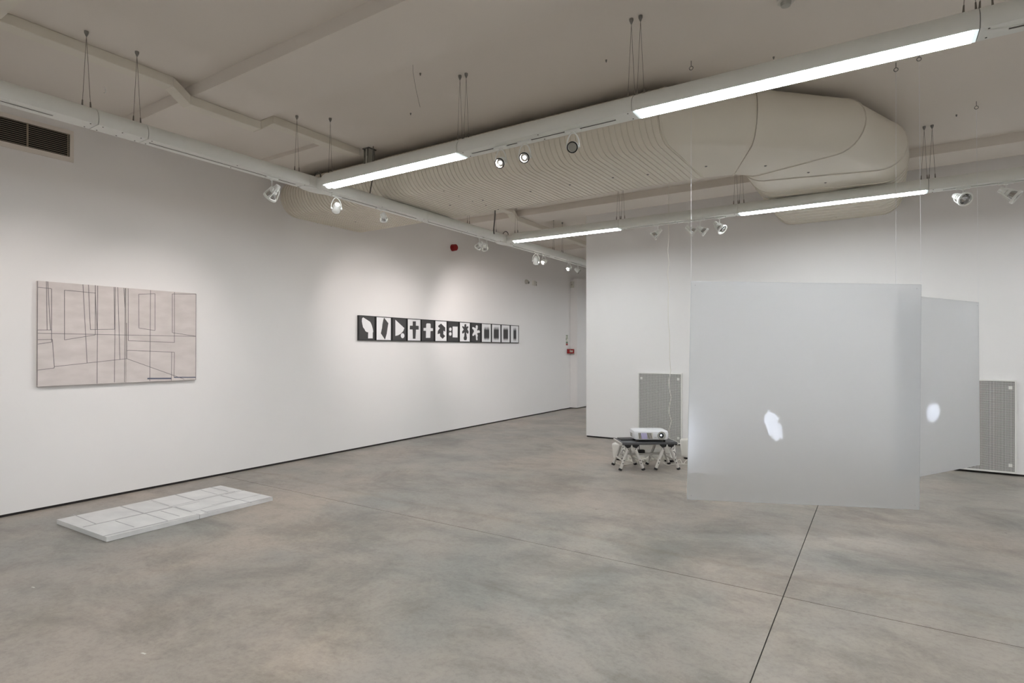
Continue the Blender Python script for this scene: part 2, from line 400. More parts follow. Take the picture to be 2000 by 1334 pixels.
# ---------------------------------------------------------------- oval duct
DZ0, DZ1 = 1.170, 1.495
DR = (DZ1-DZ0)*H/2; DC = (DZ0+DZ1)/2
def ring(O, I, e=0., n=10):
    O = Vector((O[0]*H, O[1]*H, (DC+1)*H)); I = Vector((I[0]*H, I[1]*H, (DC+1)*H)); d = (I-O).normalized()
    a, b = O+d*DR, I-d*DR; out = []
    for k in range(n+1):
        t = -math.pi/2 + math.pi*k/n; out.append(a + (-d)*math.cos(t)*(DR+e) + Vector((0, 0, math.sin(t)*(DR+e))))
    for k in range(n+1):
        t = math.pi/2 - math.pi*k/n; out.append(b + d*math.cos(t)*(DR+e) + Vector((0, 0, math.sin(t)*(DR+e))))
    return out
def loft(rings, smooth=True):
    m = MB(); n = len(rings[0]); vs = [v for r in rings for v in r]
    m.add(vs, [(i*n+k, i*n+(k+1) % n, (i+1)*n+(k+1) % n, (i+1)*n+k) for i in range(len(rings)-1) for k in range(n)], None, smooth)
    return m
lerp = lambda a, b, t: (a[0]+(b[0]-a[0])*t, a[1]+(b[1]-a[1])*t)
duct = thing('ventilation_duct', 'big cream oval ventilation duct with ribs curving under the ceiling', 'duct', V(-1.5, 3.6, DC))
GORE_LIP = .007
def ribbed(s0, s1, pitch=.036, h=.0032, w=.008, n_=14):
    L = math.hypot(s1[0][0]-s0[0][0], s1[0][1]-s0[0][1]); n = int(L/pitch); rs = []
    for i in range(n):
        for f, e in ((0., 0.), (1-3*w/pitch/H, 0.), (1-2.9*w/pitch/H, h), (1-1.2*w/pitch/H, h), (1-1.1*w/pitch/H, -h), (1-.1*w/pitch/H, -h), (1., 0.)):
            if f == 0. and i: continue
            t = (i+f)/n; rs.append(ring(lerp(s0[0], s1[0], t), lerp(s0[1], s1[1], t), e, n_))
    return rs
SA = ((XL, 3.06), (XL, 4.10)); SB = ((-1.02, 3.07), (-1.0, 4.10)); SC = ((-.56, 3.36), (-.86, 4.13)); SD = ((-.06, 3.86), (-.83, 4.17))
SE = ((.16, 4.45), (-.82, 4.22)); SF = ((.18, 4.72), (-.82, 4.50)); SG = ((.18, YB), (-.82, YB))
loft(ribbed(SA, SB)).build('duct_run', 'duct_paint', duct)
for a, b in ((SB, SC), (SC, SD), (SD, SE), (SE, SF)):
    f1 = .012/max(.2, math.hypot(b[0][0]-a[0][0], b[0][1]-a[0][1]))
    P_ = lambda t, e: ring(lerp(a[0], b[0], t), lerp(a[1], b[1], t), e, 14)
    loft([P_(0, -.006), P_(f1*.35, -.006), P_(f1*.4, GORE_LIP), P_(f1, GORE_LIP), P_(f1*1.05, 0), P_(1, 0)]).build('duct_gore', 'duct_paint', duct)
loft(ribbed(SF, SG, .095, .006, .014)).build('duct_run', 'duct_paint', duct)
m = MB()
for px, py in ((1265, 341), (1113, 361), (1197, 347), (1036, 374), (943, 391), (879, 401), (1379, 325), (1495, 324), (1579, 337), (1612, 357), (1633, 424), (619, 436), (694, 433), (646, 442)):
    p = onz(px, py, DZ0-.001); m.lathe([(0, .011), (.004, .011), (.008, .004)], 8, Matrix.Translation(p+Vector((0,0,.002))) @ Matrix.Rotation(math.pi/2, 4, 'Y'))
m.build('rivet', 'galvanised', duct, kind='stuff')
m = MB()
for px, py in ((867, 373), (896, 383), (923, 393), (949, 401), (973, 409)):
    p = onz(px, py, DZ0-.001); m.lathe([(0, .008), (.004, .008)], 8, Matrix.Translation(p+Vector((0,0,.002))) @ Matrix.Rotation(math.pi/2, 4, 'Y'))
m.build('test_hole', 'black', duct, kind='stuff')
# hanger strut and flex at the duct's left part
hg = thing('duct_hanger', 'grey steel channel hanger between ceiling and duct, behind the front beam', 'bracket', V(-3.16, 3.10, ZC))
MB().box(V(-3.30, 3.03, 1.40), V(-3.297, 3.09, ZC)).box(V(-3.248, 3.03, 1.40), V(-3.245, 3.09, ZC)).box(V(-3.30, 3.087, 1.40), V(-3.245, 3.09, ZC)).box(V(-3.28, 3.03, 1.40), V(-3.265, 3.05, ZC)).build('channel', 'device_grey', hg)
MB().box(V(-3.305, 3.02, ZC-.006), V(-3.235, 3.10, ZC)).build('top_plate', 'dark_cable', hg)
cb = MB().tube([atd(729, 286, 4.28), atd(727, 352, 4.26), atd(724, 368, 4.24), atd(722, 381, 4.22)], .006, 6).build('flexible_conduit', 'dark_cable')
tag(cb, 'short dark grey cable dropping from the duct near the front beam', 'cable')
cb = MB().tube([atd(967, 411, 4.75), atd(966, 430, 4.75), atd(964, 450, 4.75), atd(965, 457, 4.75)], .008, 6).build('flexible_conduit', 'dark_cable')
tag(cb, 'dark grey cable dropping from the duct to the rear junction', 'cable')

# ---------------------------------------------------------------- ceiling trunking
tr = thing('cable_trunking', 'long cream box trunking on the ceiling stepping around the downstand beams', 'trunking', V(-3.28, 2.2, ZC))
x0, x1 = -3.410, -3.327
th = .052
def seg(y0, y1, zt, name='trunking_run'):
    MB().bbox(V(x0, y0, zt-th), V(x1, y1, zt), .004, seg=1).build(name, 'trunking_paint', tr)
def slope(y0, z0, y1, z1):
    a = [V(x0, y0, z0-th), V(x1, y0, z0-th), V(x1, y0, z0), V(x0, y0, z0), V(x0, y1, z1-th), V(x1, y1, z1-th), V(x1, y1, z1), V(x0, y1, z1)]
    MB().add(a, [(0,1,2,3),(7,6,5,4),(0,4,5,1),(1,5,6,2),(2,6,7,3),(3,7,4,0)]).build('trunking_elbow', 'trunking_paint', tr)
seg(-1.5, 1.65, ZC); slope(1.65, ZC, 1.745, ZD); seg(1.745, 2.19, ZD); slope(2.19, ZD, 2.275, ZC); seg(2.275, 3.02, ZC)
tr2 = thing('cable_trunking', 'cream box trunking beyond the duct, above the far end of the track', 'trunking', V(-3.28, 5.2, ZC))
tr = tr2
seg(4.12, 5.19, ZC); slope(5.19, ZC, 5.285, ZD); seg(5.285, 7.4, ZD)
tr = thing('cable_trunking', 'pale trunking crossing the ceiling in the top left corner', 'trunking', V(-2.4, .86, ZC))
MB().box(V(XL, .855, ZC-.04), V(-1.2, .905, ZC)).build('trunking_run', 'trunking_paint', tr)

# ---------------------------------------------------------------- spotlights
def spotlight(label, base, aim, style='cage', lit=False, size=1., watts=None, track='y', drop=.075, glow=False, roll=0):
    """base: point on the underside of the track; aim: direction of the beam"""
    base = Vector(base); aim = Vector(aim).normalized()
    root = thing('track_spotlight', label, 'spotlight', base, 'track spotlights')
    ax = Vector((0, 1, 0)) if track == 'y' else Vector((1, 0, 0)); sd = Vector((ax.y, -ax.x, 0))
    Mt = frame_from(ax, (0, 0, 1), base)
    MB().bbox((-.055, -.017, -.017), (.055, .017, -.002), .004, Mt, 1).lathe([(0, .016), (.006, .016)], 12, Matrix.Translation(base+Vector((0, 0, -.023))) @ Matrix.Rotation(-math.pi/2, 4, 'Y')).build('adapter', 'fitting_white', root)
    if style == 'yoke':
        side = aim.cross(Vector((0, 0, 1))); side.normalize()
        piv = base + Vector((0, 0, -.030-.085*size)); w = .043*size
        for sg in (-1, 1):
            pts = []
            for k in range(9):
                t = k/8; pts.append(base + Vector((0, 0, -.022)) + side*sg*w*math.sin(t*math.pi/2)**.8 + Vector((0, 0, -(piv-base).length*(t**1.5) + .022*(t**1.5))))
            MB().tube(pts, .0045*size, 6).tube([piv+side*sg*w*1.1, piv+side*sg*w*.6], .009*size, 8).build('yoke_arm', 'fitting_white', root)
        Mh = frame_from(aim, (0, 0, 1), piv - aim*.02)
        MB().lathe([(-.050*size, .010*size), (-.045*size, .022*size), (-.02*size, .031*size), (.03*size, .036*size), (.045*size, .037*size), (.046*size, .031*size), (.02*size, .028*size)], 18, Mh, cap=False).lathe([(-.050*size, .010*size), (-.052*size, .004)], 12, Mh).build('lamp_head', 'fitting_white', root)
        MB().lathe([(.030*size, .031*size), (.0305*size, .004)], 18, Mh).build('reflector', 'chrome' if lit else 'device_grey', root)
        MB().lathe([(.0445*size, .0375*size), (.047*size, .037*size), (.047*size, .030*size), (.0445*size, .030*size)], 18, Mh, cap=False).build('rim', 'dark_rubber', root)
        lp = piv + aim*(.016*size)
        if lit: MB().lathe([(.032*size, .012*size), (.037*size, .010*size)], 14, Mh).build('lamp', 'lamp_glow', root)
    else:
        kn = base + Vector((0, 0, -.022-drop)); side = aim.cross(Vector((0, 0, 1))); side.normalize()
        if roll: side = -side
        MB().tube([base+Vector((0, 0, -.020)), kn], .0035, 6).build('stem', 'fitting_white', root)
        Mk = frame_from(side, (0, 0, 1), kn)
        MB().lathe([(-.007, .015*size), (.007, .015*size)], 14, Mk).build('knuckle', 'fitting_white', root)
        Mh = frame_from(aim, (0, 0, 1), kn + side*.030*size + aim*.015)
        s = size
        MB().lathe([(-.052*s, .0), (-.050*s, .017*s), (-.012*s, .020*s), (-.012*s, .008*s), (-.004*s, .008*s), (-.004*s, .022*s), (.012*s, .024*s)], 16, Mh).build('lamp_holder', 'fitting_white', root)
        MB().lathe([(.012*s, .020*s), (.030*s, .031*s), (.052*s, .036*s), (.050*s, .034*s), (.028*s, .028*s), (.014*s, .010*s)], 18, Mh, cap=False).build('reflector', 'chrome', root)
        r = MB()
        for k in range(4):
            a = math.pi/4 + k*math.pi/2; u = Vector((0, math.cos(a), math.sin(a)))
            r.tube([Mh @ (Vector((-.03*s, 0, 0))+u*.020*s), Mh @ (Vector((.0, 0, 0))+u*.034*s), Mh @ (Vector((.050*s, 0, 0))+u*.043*s)], .0035*s, 5)
        r.build('cage_rib', 'fitting_white', root)
        MB().lathe([(.046*s, .046*s), (.060*s, .046*s), (.060*s, .037*s), (.046*s, .037*s), (.046*s, .046*s)], 20, Mh, cap=False).build('rim', 'fitting_white', root)
        lp = (Mh @ Vector((.065*s, 0, 0)))
        if lit: MB().lathe([(.030*s, .014*s), (.036*s, .012*s)], 14, Mh).build('lamp', 'lamp_glow', root)
    if watts:
        ld = bpy.data.lights.new('beam', 'SPOT'); ld.energy = watts; ld.color = (1, .91, .87); ld.spot_size = math.radians(72); ld.spot_blend = 1.0; ld.shadow_soft_size = .03
        lo = bpy.data.objects.new('beam', ld); col.objects.link(lo); lo.parent = root
        lo.location = lp + aim*.012 - base; lo.rotation_euler = aim.to_track_quat('-Z', 'Y').to_euler()
    return root
def tb(px, off=.0): return V(TX, ty(px), TZ) + Vector((off, 0, 0))
def bb(px, by): c = px-CX; return V(by*(c*RT.x+FPX*FW.x)/(c*RT.y+FPX*FW.y), by, TZ)
W = SPOT_W
def to(b, tgt): return Vector(tgt)-(Vector(b)-Vector((0, 0, .1)))
b = V(TX, .80, TZ); spotlight('white track spotlight cut by the left edge, beside the wall vent', b, to(b, V(XL, 1.45, -.06)), lit=True, watts=W*.75)
b = tb(531); spotlight('white caged spotlight nearest the first junction, head tilted to the left', b, to(b, V(XL, 2.0, -.06)), lit=True, size=1.25, watts=W*.6)
b = tb(657); spotlight('white yoke spotlight seen from its round back, just right of the first junction', b, (-.85, .50, -.42), style='yoke', size=1.1)
b = tb(744); spotlight('small white spotlight under the middle of the track, in front of the duct', b, to(b, V(XL, 4.35, .08)), drop=.05, watts=W*1.05, lit=True, size=.95)
b = tb(936); spotlight('left one of the two small spotlights to the right of the red sounder', b, to(b, V(XL, 4.5, .16)), watts=W*.5, lit=True)
b = tb(951); spotlight('right one of the two small spotlights to the right of the red sounder', b, to(b, V(XL, 6.3, .05)), watts=W*2.6, lit=True, roll=1)
b = tb(1047); spotlight('unlit white spotlight after the second junction, beside a lit one', b, (-.35, .55, -.75), style='yoke', size=1.25)
b = tb(1062); spotlight('small lit spotlight glowing just after the second junction', b, (-.45, -1.7, -.95), style='yoke', lit=True, watts=W*.9)
b = tb(1111); spotlight('farthest lit spotlight, near the edge of the partition', b, (-.45, -1.7, -.95), style='yoke', lit=True, watts=W*.9)
b = tb(1129); spotlight('farthest unlit spotlight, almost hidden at the edge of the partition', b, (.7, .2, -.6), style='yoke')
b = bb(978, BY1); spotlight('smaller glaring spotlight of the pair under the front beam', b, to(b, V(-1.1, -.6, -.9)), style='yoke', lit=True, track='x', watts=W*.5)
b = bb(1025, BY1); spotlight('brightest glaring spotlight under the front beam', b, to(b, V(-.55, -.2, -.5)) , style='yoke', lit=True, track='x', watts=W*.5, size=1.0)
b = bb(1119, BY1); spotlight('unlit white yoke spotlight facing the camera under the front beam', b, Vector((.25, -.9, -.42)), style='yoke', track='x', size=1.0)
b = bb(1285, BY2); spotlight('leftmost spotlight under the rear beam, above the white hanging cable', b, (-.75, -.1, -.6), track='x', size=1.15, drop=.06)
b = bb(1345, BY2); spotlight('left one of two crossed spotlights under the rear beam', b, (.7, .3, -.55), track='x', size=1.1)
b = bb(1367, BY2); spotlight('right one of two crossed spotlights under the rear beam', b, (.75, .2, -.6), track='x', size=1.1, roll=1)
b = bb(1405, BY2); spotlight('bright white caged spotlight just left of the rear right luminaire', b, (.6, -.2, -.62), track='x', size=1.25)
b = bb(1881, BY2); spotlight('white caged spotlight with dark front rim near the right edge', b, (.45, -.75, -.45), track='x', size=1.35, drop=.065, roll=0)
b = bb(1965, BY2); spotlight('rightmost spotlight under the rear beam, pointing to the right', b, (.75, -.15, -.62), track='x', size=1.35)

# ---------------------------------------------------------------- ceiling hooks and small fixings
def hook(px, py, label, kind='eye'):
    p = onz(px, py, ZC); root = thing('ceiling_hook', label, 'hook', p, 'hooks and pins in the ceiling')
    if kind == 'eye':
        a = [p+Vector((.013*math.cos(t), 0, -.052+.013*math.sin(t))) for t in [2*math.pi*k/12 for k in range(13)]]
        MB().tube([p, p-Vector((0, 0, .04))], .0028, 6).build('shank', 'galvanised', root)
        MB().tube(a, .0030, 6).build('eye', 'galvanised', root)
    elif kind == 'hook':
        a = [p+Vector((0, 0, 0)), p+Vector((0, 0, -.02))]+[p+Vector((.014*math.sin(t), 0, -.034-.014*-math.cos(t))) for t in [.2+math.pi*1.3*k/8 for k in range(9)]]
        MB().tube(a, .003, 6).build('hook_bend', 'fitting_white', root)
    else:
        MB().lathe([(0, .007), (.004, .007), (.018, .003)], 8, Matrix.Translation(p) @ Matrix.Rotation(math.pi/2, 4, 'Y')).build('pin', 'galvanised', root)
    return p
HK = {}
HK[1] = hook(1350, 119, 'eye hook holding the left line of the large front screen')
HK[2] = hook(1795, 101, 'eye hook holding the right line of the large front screen, behind the luminaire')
HK[3] = hook(1750, 122, 'eye hook holding the left line of the rear screen')
HK[4] = hook(1907, 198, 'eye hook holding the right line of the rear screen')
hook(205, 170, 'small white open hook between the left track and the trunking', 'hook')
hook(1184, 117, 'small pin in the ceiling left of the front beam hangers', 'pin')
p806 = hook(806, 115, 'pin with a loose wire hanging from it', 'pin')
hook(821, 143, 'pin close to the loose hanging wire', 'pin')
hook(802, 221, 'pin above the front left luminaire', 'pin')
hook(860, 26, 'left one of two tiny pins at the top of the photo', 'pin')
hook(972, 43, 'right one of two tiny pins at the top of the photo', 'pin')
hook(1511, 111, 'pin just above the largest luminaire', 'pin')
hook(1868, 224, 'pin right of the duct bend', 'pin')
w = MB().tube([p806, p806+Vector((.002, 0, -.09)), p806+Vector((.03, 0, -.22)), p806+Vector((.07, 0, -.36))], .0011, 5).build('loose_wire', 'steel_wire')
tag(w, 'thin loose wire dangling from a ceiling pin', 'wire')
p = onz(1535, -3, ZC); sd = thing('smoke_detector', 'white round smoke detector cut by the top edge', 'smoke detector', p)
MB().lathe([(0, .05), (.018, .05), (.024, .044)], 20, Matrix.Translation(p) @ Matrix.Rotation(math.pi/2, 4, 'Y')).build('base', 'device_white', sd)
MB().lathe([(.024, .03), (.045, .026), (.05, .01)], 16, Matrix.Translation(p) @ Matrix.Rotation(math.pi/2, 4, 'Y')).build('sensor', 'device_grey', sd)

# ---------------------------------------------------------------- wall vent (left)
vt = thing('wall_vent', 'long cream louvred air vent high on the left wall', 'vent', V(XL, 1.2, 1.3))
vy1 = onx(143, 280, XL).y/H; vin = onx(135.5, 280, XL).y/H; z1, z0 = 1.379, 1.234; vy0 = .78; vin0 = .81
fz0, fz1 = 1.203, 1.405
X0 = XL*H
def vb(y0, y1, za, zb, xa, xb, name, mt, par): return MB().box((X0+xa, y0*H, (za+1)*H), (X0+xb, y1*H, (zb+1)*H)).build(name, mt, par)
f = MB()
for (a, b_, c, d) in ((vy0, vy1, z1, fz1), (vy0, vy1, fz0, z0), (vin, vy1, z0, z1), (vy0, vin0, z0, z1)):
    f.box((X0, a*H, (c+1)*H), (X0+.012, b_*H, (d+1)*H))
f.build('vent_frame', 'ceiling_paint', vt)
vb(vin0, vin, z0, z1, .0005, .002, 'vent_back', 'vent_dark', vt)
for k in range(12):
    z = z0 + (z1-z0)*(k+.5)/12
    c = Vector((X0+.010, (vin0+vin)/2*H, (z+1)*H))
    Ms = Matrix.Translation(c) @ Matrix.Rotation(math.radians(25), 4, 'Y')
    MB().cbox((0, 0, 0), (.007, (vin-vin0)*H, .0035), Ms).build('slat', 'vent_slat', vt)
for yy in (1.311, 1.096, .90):
    vb(yy-.004, yy+.004, z0, z1, .006, .014, 'mullion', 'vent_slat', vt)
vb(vin-.012, vin-.008, z0, z1, .006, .013, 'mullion', 'vent_slat', vt)

# ---------------------------------------------------------------- diptych on the wall
XP = XL+.026
def wl(px, py): return onx(px, py, XP)
pt = thing('painting', 'large pale grey wall painting of thin dark lines in perspective', 'painting', V(XL, 1.84, .1))
pz0, pz1 = -.231*H+H, .4217*H+H; py0, pym, py1 = 1.355*H, 1.843*H, 2.322*H
for a, b_ in ((py0, pym-.0012), (pym+.0012, py1)):
    MB().bbox((XL*H+.0, a, pz0), (XP*H, b_, pz1), .002, seg=1).build('canvas', 'canvas_pinkish', pt)
def Z2(u, v): return (50+u/5.557, 530+v/5.557)
def stroke(m, a, b_, w, plane, nrm, up=None):
    A = plane(*a); B = plane(*b_); d = (B-A)
    if d.length < 1e-5: return
    d.normalize(); n = Vector(nrm); s = n.cross(d)*w/2
    m.prism([A-s, A+s, B+s, B-s], n*.0007)
L1 = [((133,172),(278,187)),((282,187),(282,768)),((133,790),(282,768)),((226,108),(234,634)),((240,110),(270,634)),((130,636),(282,636)),((133,672),(1845,706)),
      ((133,742),(290,738)),((290,738),(312,1036)),((308,1052),(312,1036)),((130,1072),(308,1050)),((312,1034),(1098,948)),
      ((422,204),(762,236)),((422,204),(422,744)),((422,744),(756,690)),((756,150),(756,690)),((756,236),(776,632)),((622,142),(668,996)),((682,145),(703,632)),((703,632),(968,628)),
      ((782,155),(776,1218)),((960,170),(966,628)),((974,170),(964,1205)),((1000,172),(1024,960)),((1066,180),(1080,400)),((1082,184),(1074,1204)),((1112,185),(1114,752)),((1114,752),(1615,772)),
      ((1616,225),(1615,772)),((1592,245),(1592,666)),((1592,666),(1845,704)),((1592,245),(1848,246)),((1356,205),(1348,1190)),((1228,248),(1404,243)),((1404,243),(1404,642)),((1404,642),(1230,616)),((1230,616),(1228,248)),
      ((1098,948),(1720,1170)),((1096,560),(1098,948)),((1098,862),(1120,857)),((1120,857),(1615,878)),((1615,878),(1610,1148)),((1586,878),(1582,1188)),((131,105),(124,1240)),((1850,246),(1846,1178))]
m = MB()
for a, b_ in L1: stroke(m, Z2(*a), Z2(*b_), .0042, wl, (1, 0, 0))
m.build('drawn_line', 'line_ink', pt, kind='stuff')
m = MB()
stroke(m, Z2(1322, 1164), Z2(1582, 1162), .014, wl, (1, 0, 0)); stroke(m, Z2(1610, 1150), Z2(1845, 1150), .010, wl, (1, 0, 0))
m.build('blue_band', 'line_blue', pt, label='thin blue grey painted bands')

# ---------------------------------------------------------------- floor piece
fp = thing('floor_painting', 'white two-panel painting lying flat on the floor below the wall painting', 'painting', V(-3.65, 1.8, -1))
zt = .030
FA = [(-3.945, 1.318), (-3.357, 1.334), (-3.354, 2.292), (-3.95, 2.282)]
def fpt(u, v, z):        # u across (wall side to room side), v along
    a = Vector(FA[0]).lerp(Vector(FA[1]), u); b_ = Vector(FA[3]).lerp(Vector(FA[2]), u); c = a.lerp(b_, v)
    return Vector((c.x*H, c.y*H, z))
for v0, v1 in ((0, .4985), (.5015, 1)):
    m = MB(); q = [fpt(0, v0, .002), fpt(1, v0, .002), fpt(1, v1, .002), fpt(0, v1, .002)]
    m.prism(q, (0, 0, .034)).build('panel', 'canvas_white', fp)
def Z5(u, v): return (100+u/4.348, 930+v/4.348)
def flz(px, py): 
    p = onz(px, py, -1+.036/H); return p
L5 = [((585,255),(800,320)),((185,325),(385,408)),((145,330),(1430,80)),((270,432),(1030,262)),((380,408),(1260,215)),((545,380),(705,432)),((445,510),(1255,322)),((480,500),(990,380)),
      ((800,318),(990,378)),((1055,158),(1220,205)),((850,205),(1000,250)),((1270,118),(1410,155)),((1355,95),(1500,130)),((1000,262),(1600,122)),((1220,205),(1560,128)),((1440,165),(1590,200)),
      ((1180,302),(1560,205)),((1365,245),(1780,155)),((1050,262),(1190,302)),((930,295),(1090,340)),((1270,288),(1330,308)),((1300,310),(1860,180)),((1590,198),(1700,225)),((1480,155),(1640,120))]
m = MB()
for i, (a, b_) in enumerate(L5): stroke(m, Z5(*a), Z5(*b_), .007 if i % 3 else .013, flz, (0, 0, 1))
m.build('drawn_line', 'line_soft', fp, kind='stuff')

# ---------------------------------------------------------------- thirteen framed prints
FX = XL+.023
def fr(px, py): return onx(px, py, FX-.0026)
def ZA(u, v): return (690+u/11.765, 600+v/11.765)
def ZB(u, v): return (850+u/11.765, 605+v/11.765)
def ell(cx, cy, rx, ry, n=16): return [(cx+rx*math.cos(2*math.pi*k/n), cy+ry*math.sin(2*math.pi*k/n)) for k in range(n)]
def comb(x0, x1, yt, yi, yj, yb, n):
    pts = []
    w = (x1-x0)/n
    for k in range(n): pts += [(x0+w*k, yi), (x0+w*(k+.5), yt), (x0+w*(k+1), yi)]
    for k in range(n)[::-1]: pts += [(x0+w*(k+1), yj), (x0+w*(k+.5), yb), (x0+w*k, yj)]
    return pts
shapes = [
 ('b', ZA, [[(225,232),(385,335),(405,370),(430,430),(447,500),(456,560),(445,590),(445,716),(340,716),(342,575),(310,572),(275,545),(255,500),(225,465),(210,400),(197,330),(200,262)]], 'first framed print from the left: white bent hand-like shape on black'),
 ('w', ZA, [[(706,240),(805,368),(775,560),(768,610),(728,745),(633,600),(660,480),(668,400),(690,290)]], 'second framed print: black slanted angular shard on white'),
 ('b', ZA, [[(966,288),(1172,480),(1150,545),(1090,610),(1030,645),(966,660)], ell(1132,655,42,58)], 'third framed print: white fan wedge with a small dot on black'),
 ('w', ZA, [[(1365,325),(1437,325),(1437,425),(1503,430),(1503,515),(1440,515),(1428,725),(1368,725),(1362,512),(1296,510),(1300,425),(1365,425)]], 'fourth framed print: black latin cross on white'),
 ('b', ZA, [[(1690,372),(1760,372),(1776,390),(1776,480),(1830,485),(1830,545),(1774,550),(1768,705),(1668,705),(1670,545),(1612,540),(1614,478),(1672,475),(1675,390)]], 'fifth framed print: white short cross with rounded top on black'),
 ('w', ZB, [[(135,318),(230,410),(230,505),(190,480),(185,560),(230,605),(170,668),(110,610),(110,545),(55,560),(60,490),(108,420),(70,395),(70,365)]], 'sixth framed print: black folded arrow shape on white'),
 ('b', ZB, [ell(347,448,29,40), ell(346,556,29,42), [(400,385),(515,388),(512,638),(400,634)]], 'seventh framed print: two white dots beside a white rectangle on black'),
 ('w', ZB, [[(692,325),(712,340),(715,395),(745,375),(765,400),(735,445),(768,500),(762,545),(740,550),(712,520),(720,600),(730,650),(715,700),(665,700),(652,650),(668,600),(672,515),(640,548),(618,540),(618,500),(655,455),(620,400),(625,372),(668,395),(672,340)]], 'eighth framed print: black flower-like cross with lobes on white'),
 ('b', ZB, [[(955,352),(978,375),(975,425),(960,470),(985,480),(1000,465),(1028,495),(1022,530),(990,530),(960,545),(978,590),(968,640),(975,690),(955,705),(938,690),(935,610),(915,560),(895,590),(870,602),(852,590),(858,560),(890,500),(880,460),(852,435),(850,400),(880,398),(930,430),(932,370)]], 'ninth framed print: white lobed running-figure shape on black'),
 ('w', ZB, [comb(1122,1242,385,470,640,705,5)], 'tenth framed print: bluish black comb of six spikes on white'),
 ('w', ZB, [comb(1345,1460,385,470,640,705,5)], 'eleventh framed print: wide black comb of spikes on white'),
 ('w', ZB, [comb(1565,1672,400,470,650,715,5)], 'twelfth framed print: dense black comb of spikes on white'),
 ('w', ZB, [comb(1797,1862,405,490,650,725,3)], 'thirteenth framed print, rightmost: narrow black comb on white')]
fy0, fy1 = onx(700.8, 640, FX).y, onx(1013.5, 640, FX).y
pitch = (fy1-fy0+.012)/13; fw = pitch-.012
ftop, fbot = onx(700.8, 615.5, FX).z, onx(700.8, 664.6, FX).z
for i, (bg, zf, polys, lab) in enumerate(shapes):
    ya = fy0+i*pitch; yb = ya+fw; x0, x1 = XL*H, FX*H
    r = thing('framed_print', lab, 'picture', (x0, (ya+yb)/2, fbot), 'row of framed prints on the left wall')
    e = .010; f = MB()
    f.box((x0+.002, ya, fbot), (x1, yb, fbot+e)).box((x0+.002, ya, ftop-e), (x1, yb, ftop)).box((x0+.002, ya, fbot+e), (x1, ya+e, ftop-e)).box((x0+.002, yb-e, fbot+e), (x1, yb, ftop-e))
    f.build('frame', 'frame_black', r)
    px_ = (FX-.004)*H
    MB().box((px_-.004, ya+e, fbot+e), (px_, yb-e, ftop-e)).build('print', 'print_black' if bg == 'b' else 'print_white', r)
    m = MB()
    for poly in polys:
        m.prism([Vector((px_+.0004, q.y, q.z)) for q in [onx(*zf(u, v), FX-.004) for u, v in poly]], (.0006, 0, 0))
    m.build('cut_shape', 'print_white' if bg == 'b' else 'print_black', r)

# ---------------------------------------------------------------- devices on the left wall
c = onx(883.5, 484, XL); rs = thing('alarm_sounder', 'round dark red alarm sounder high on the left wall', 'alarm', c)
Mx = Matrix.Translation(c)
MB().lathe([(0, .048), (.03, .050), (.034, .054), (.075, .052), (.082, .046), (.083, .02)], 24, Mx).build('body', 'alarm_red', rs)
MB().lathe([(.0, .056), (.012, .056)], 24, Mx).build('base', 'alarm_red', rs)
c = onx(1027, 550.5, XL); o = thing('sensor', 'small white round wall sensor right above the last framed prints', 'sensor', c)
MB().lathe([(0, .045), (.02, .045), (.05, .03), (.06, .012)], 18, Matrix.Translation(c)).build('body', 'device_grey', o)
MB().box((c.x+.02, c.y+.040, c.z-.03), (c.x+.05, c.y+.05, c.z+.01)).build('lens', 'black', o)
c = onx(1043, 553.5, XL); o = thing('wall_sign', 'small white sign with a dark letter R, right of the round sensor', 'sign', c)
MB().box((c.x, c.y-.085, c.z-.045), (c.x+.05, c.y+.0, c.z+.045)).build('plate', 'device_white', o)
MB().box((c.x, c.y+.002, c.z-.045), (c.x+.008, c.y+.105, c.z+.045)).build('panel', 'device_white', o)
fc = bpy.data.curves.new('letter', 'FONT'); fc.body = 'R'; fc.size = .125; fc.extrude = .0015; fc.align_x = 'CENTER'; fc.align_y = 'CENTER'
fo = bpy.data.objects.new('letter', fc); col.objects.link(fo); dg = bpy.context.evaluated_depsgraph_get()
me = bpy.data.meshes.new_from_object(fo.evaluated_get(dg)); bpy.data.objects.remove(fo)
fo = bpy.data.objects.new('letter', me); col.objects.link(fo); me.materials.clear(); me.materials.append(M['black'])
fo.parent = o; fo.location = (.010, .055, 0); fo.rotation_euler = (math.pi/2, 0, math.pi/2)
c = onx(1118, 556, XL+.001); c.y = 8.585*H; o = thing('exit_light', 'small white box light above the fire call point', 'light', c)
c = ony(1119, 556, 8.60)
o.location = c
MB().bbox((c.x-.04, c.y-.05, c.z-.07), (c.x+.03, c.y, c.z+.07), .006).build('body', 'device_white', o)
MB().box((c.x-.02, c.y-.054, c.z-.02), (c.x+.015, c.y-.05, c.z+.01)).build('window', 'device_grey', o)
c = onx(1107, 664.5, XL); o = thing('fire_notice', 'narrow green and red safety notice above the call point', 'sign', c)
hy, hz = .045, .115
MB().box((c.x, c.y-hy, c.z-hz), (c.x+.003, c.y+hy, c.z+hz)).build('plate', 'sign_white', o)
m = MB(); k = c.x+.003
m.box((k, c.y-hy, c.z+hz-.012), (k+.001, c.y+hy, c.z+hz)).box((k, c.y-.008, c.z+.06), (k+.001, c.y+.012, c.z+.10)).box((k, c.y-hy, c.z+.04), (k+.001, c.y+hy, c.z+.05))
m.box((k, c.y-hy, c.z+.005), (k+.001, c.y-hy+.025, c.z+.035)).box((k, c.y-hy, c.z-.065), (k+.001, c.y+hy, c.z-.035)).build('green_band', 'sign_green', o)
MB().box((k, c.y-hy, c.z-hz), (k+.001, c.y+hy, c.z-hz+.045)).build('red_band', 'alarm_red', o)
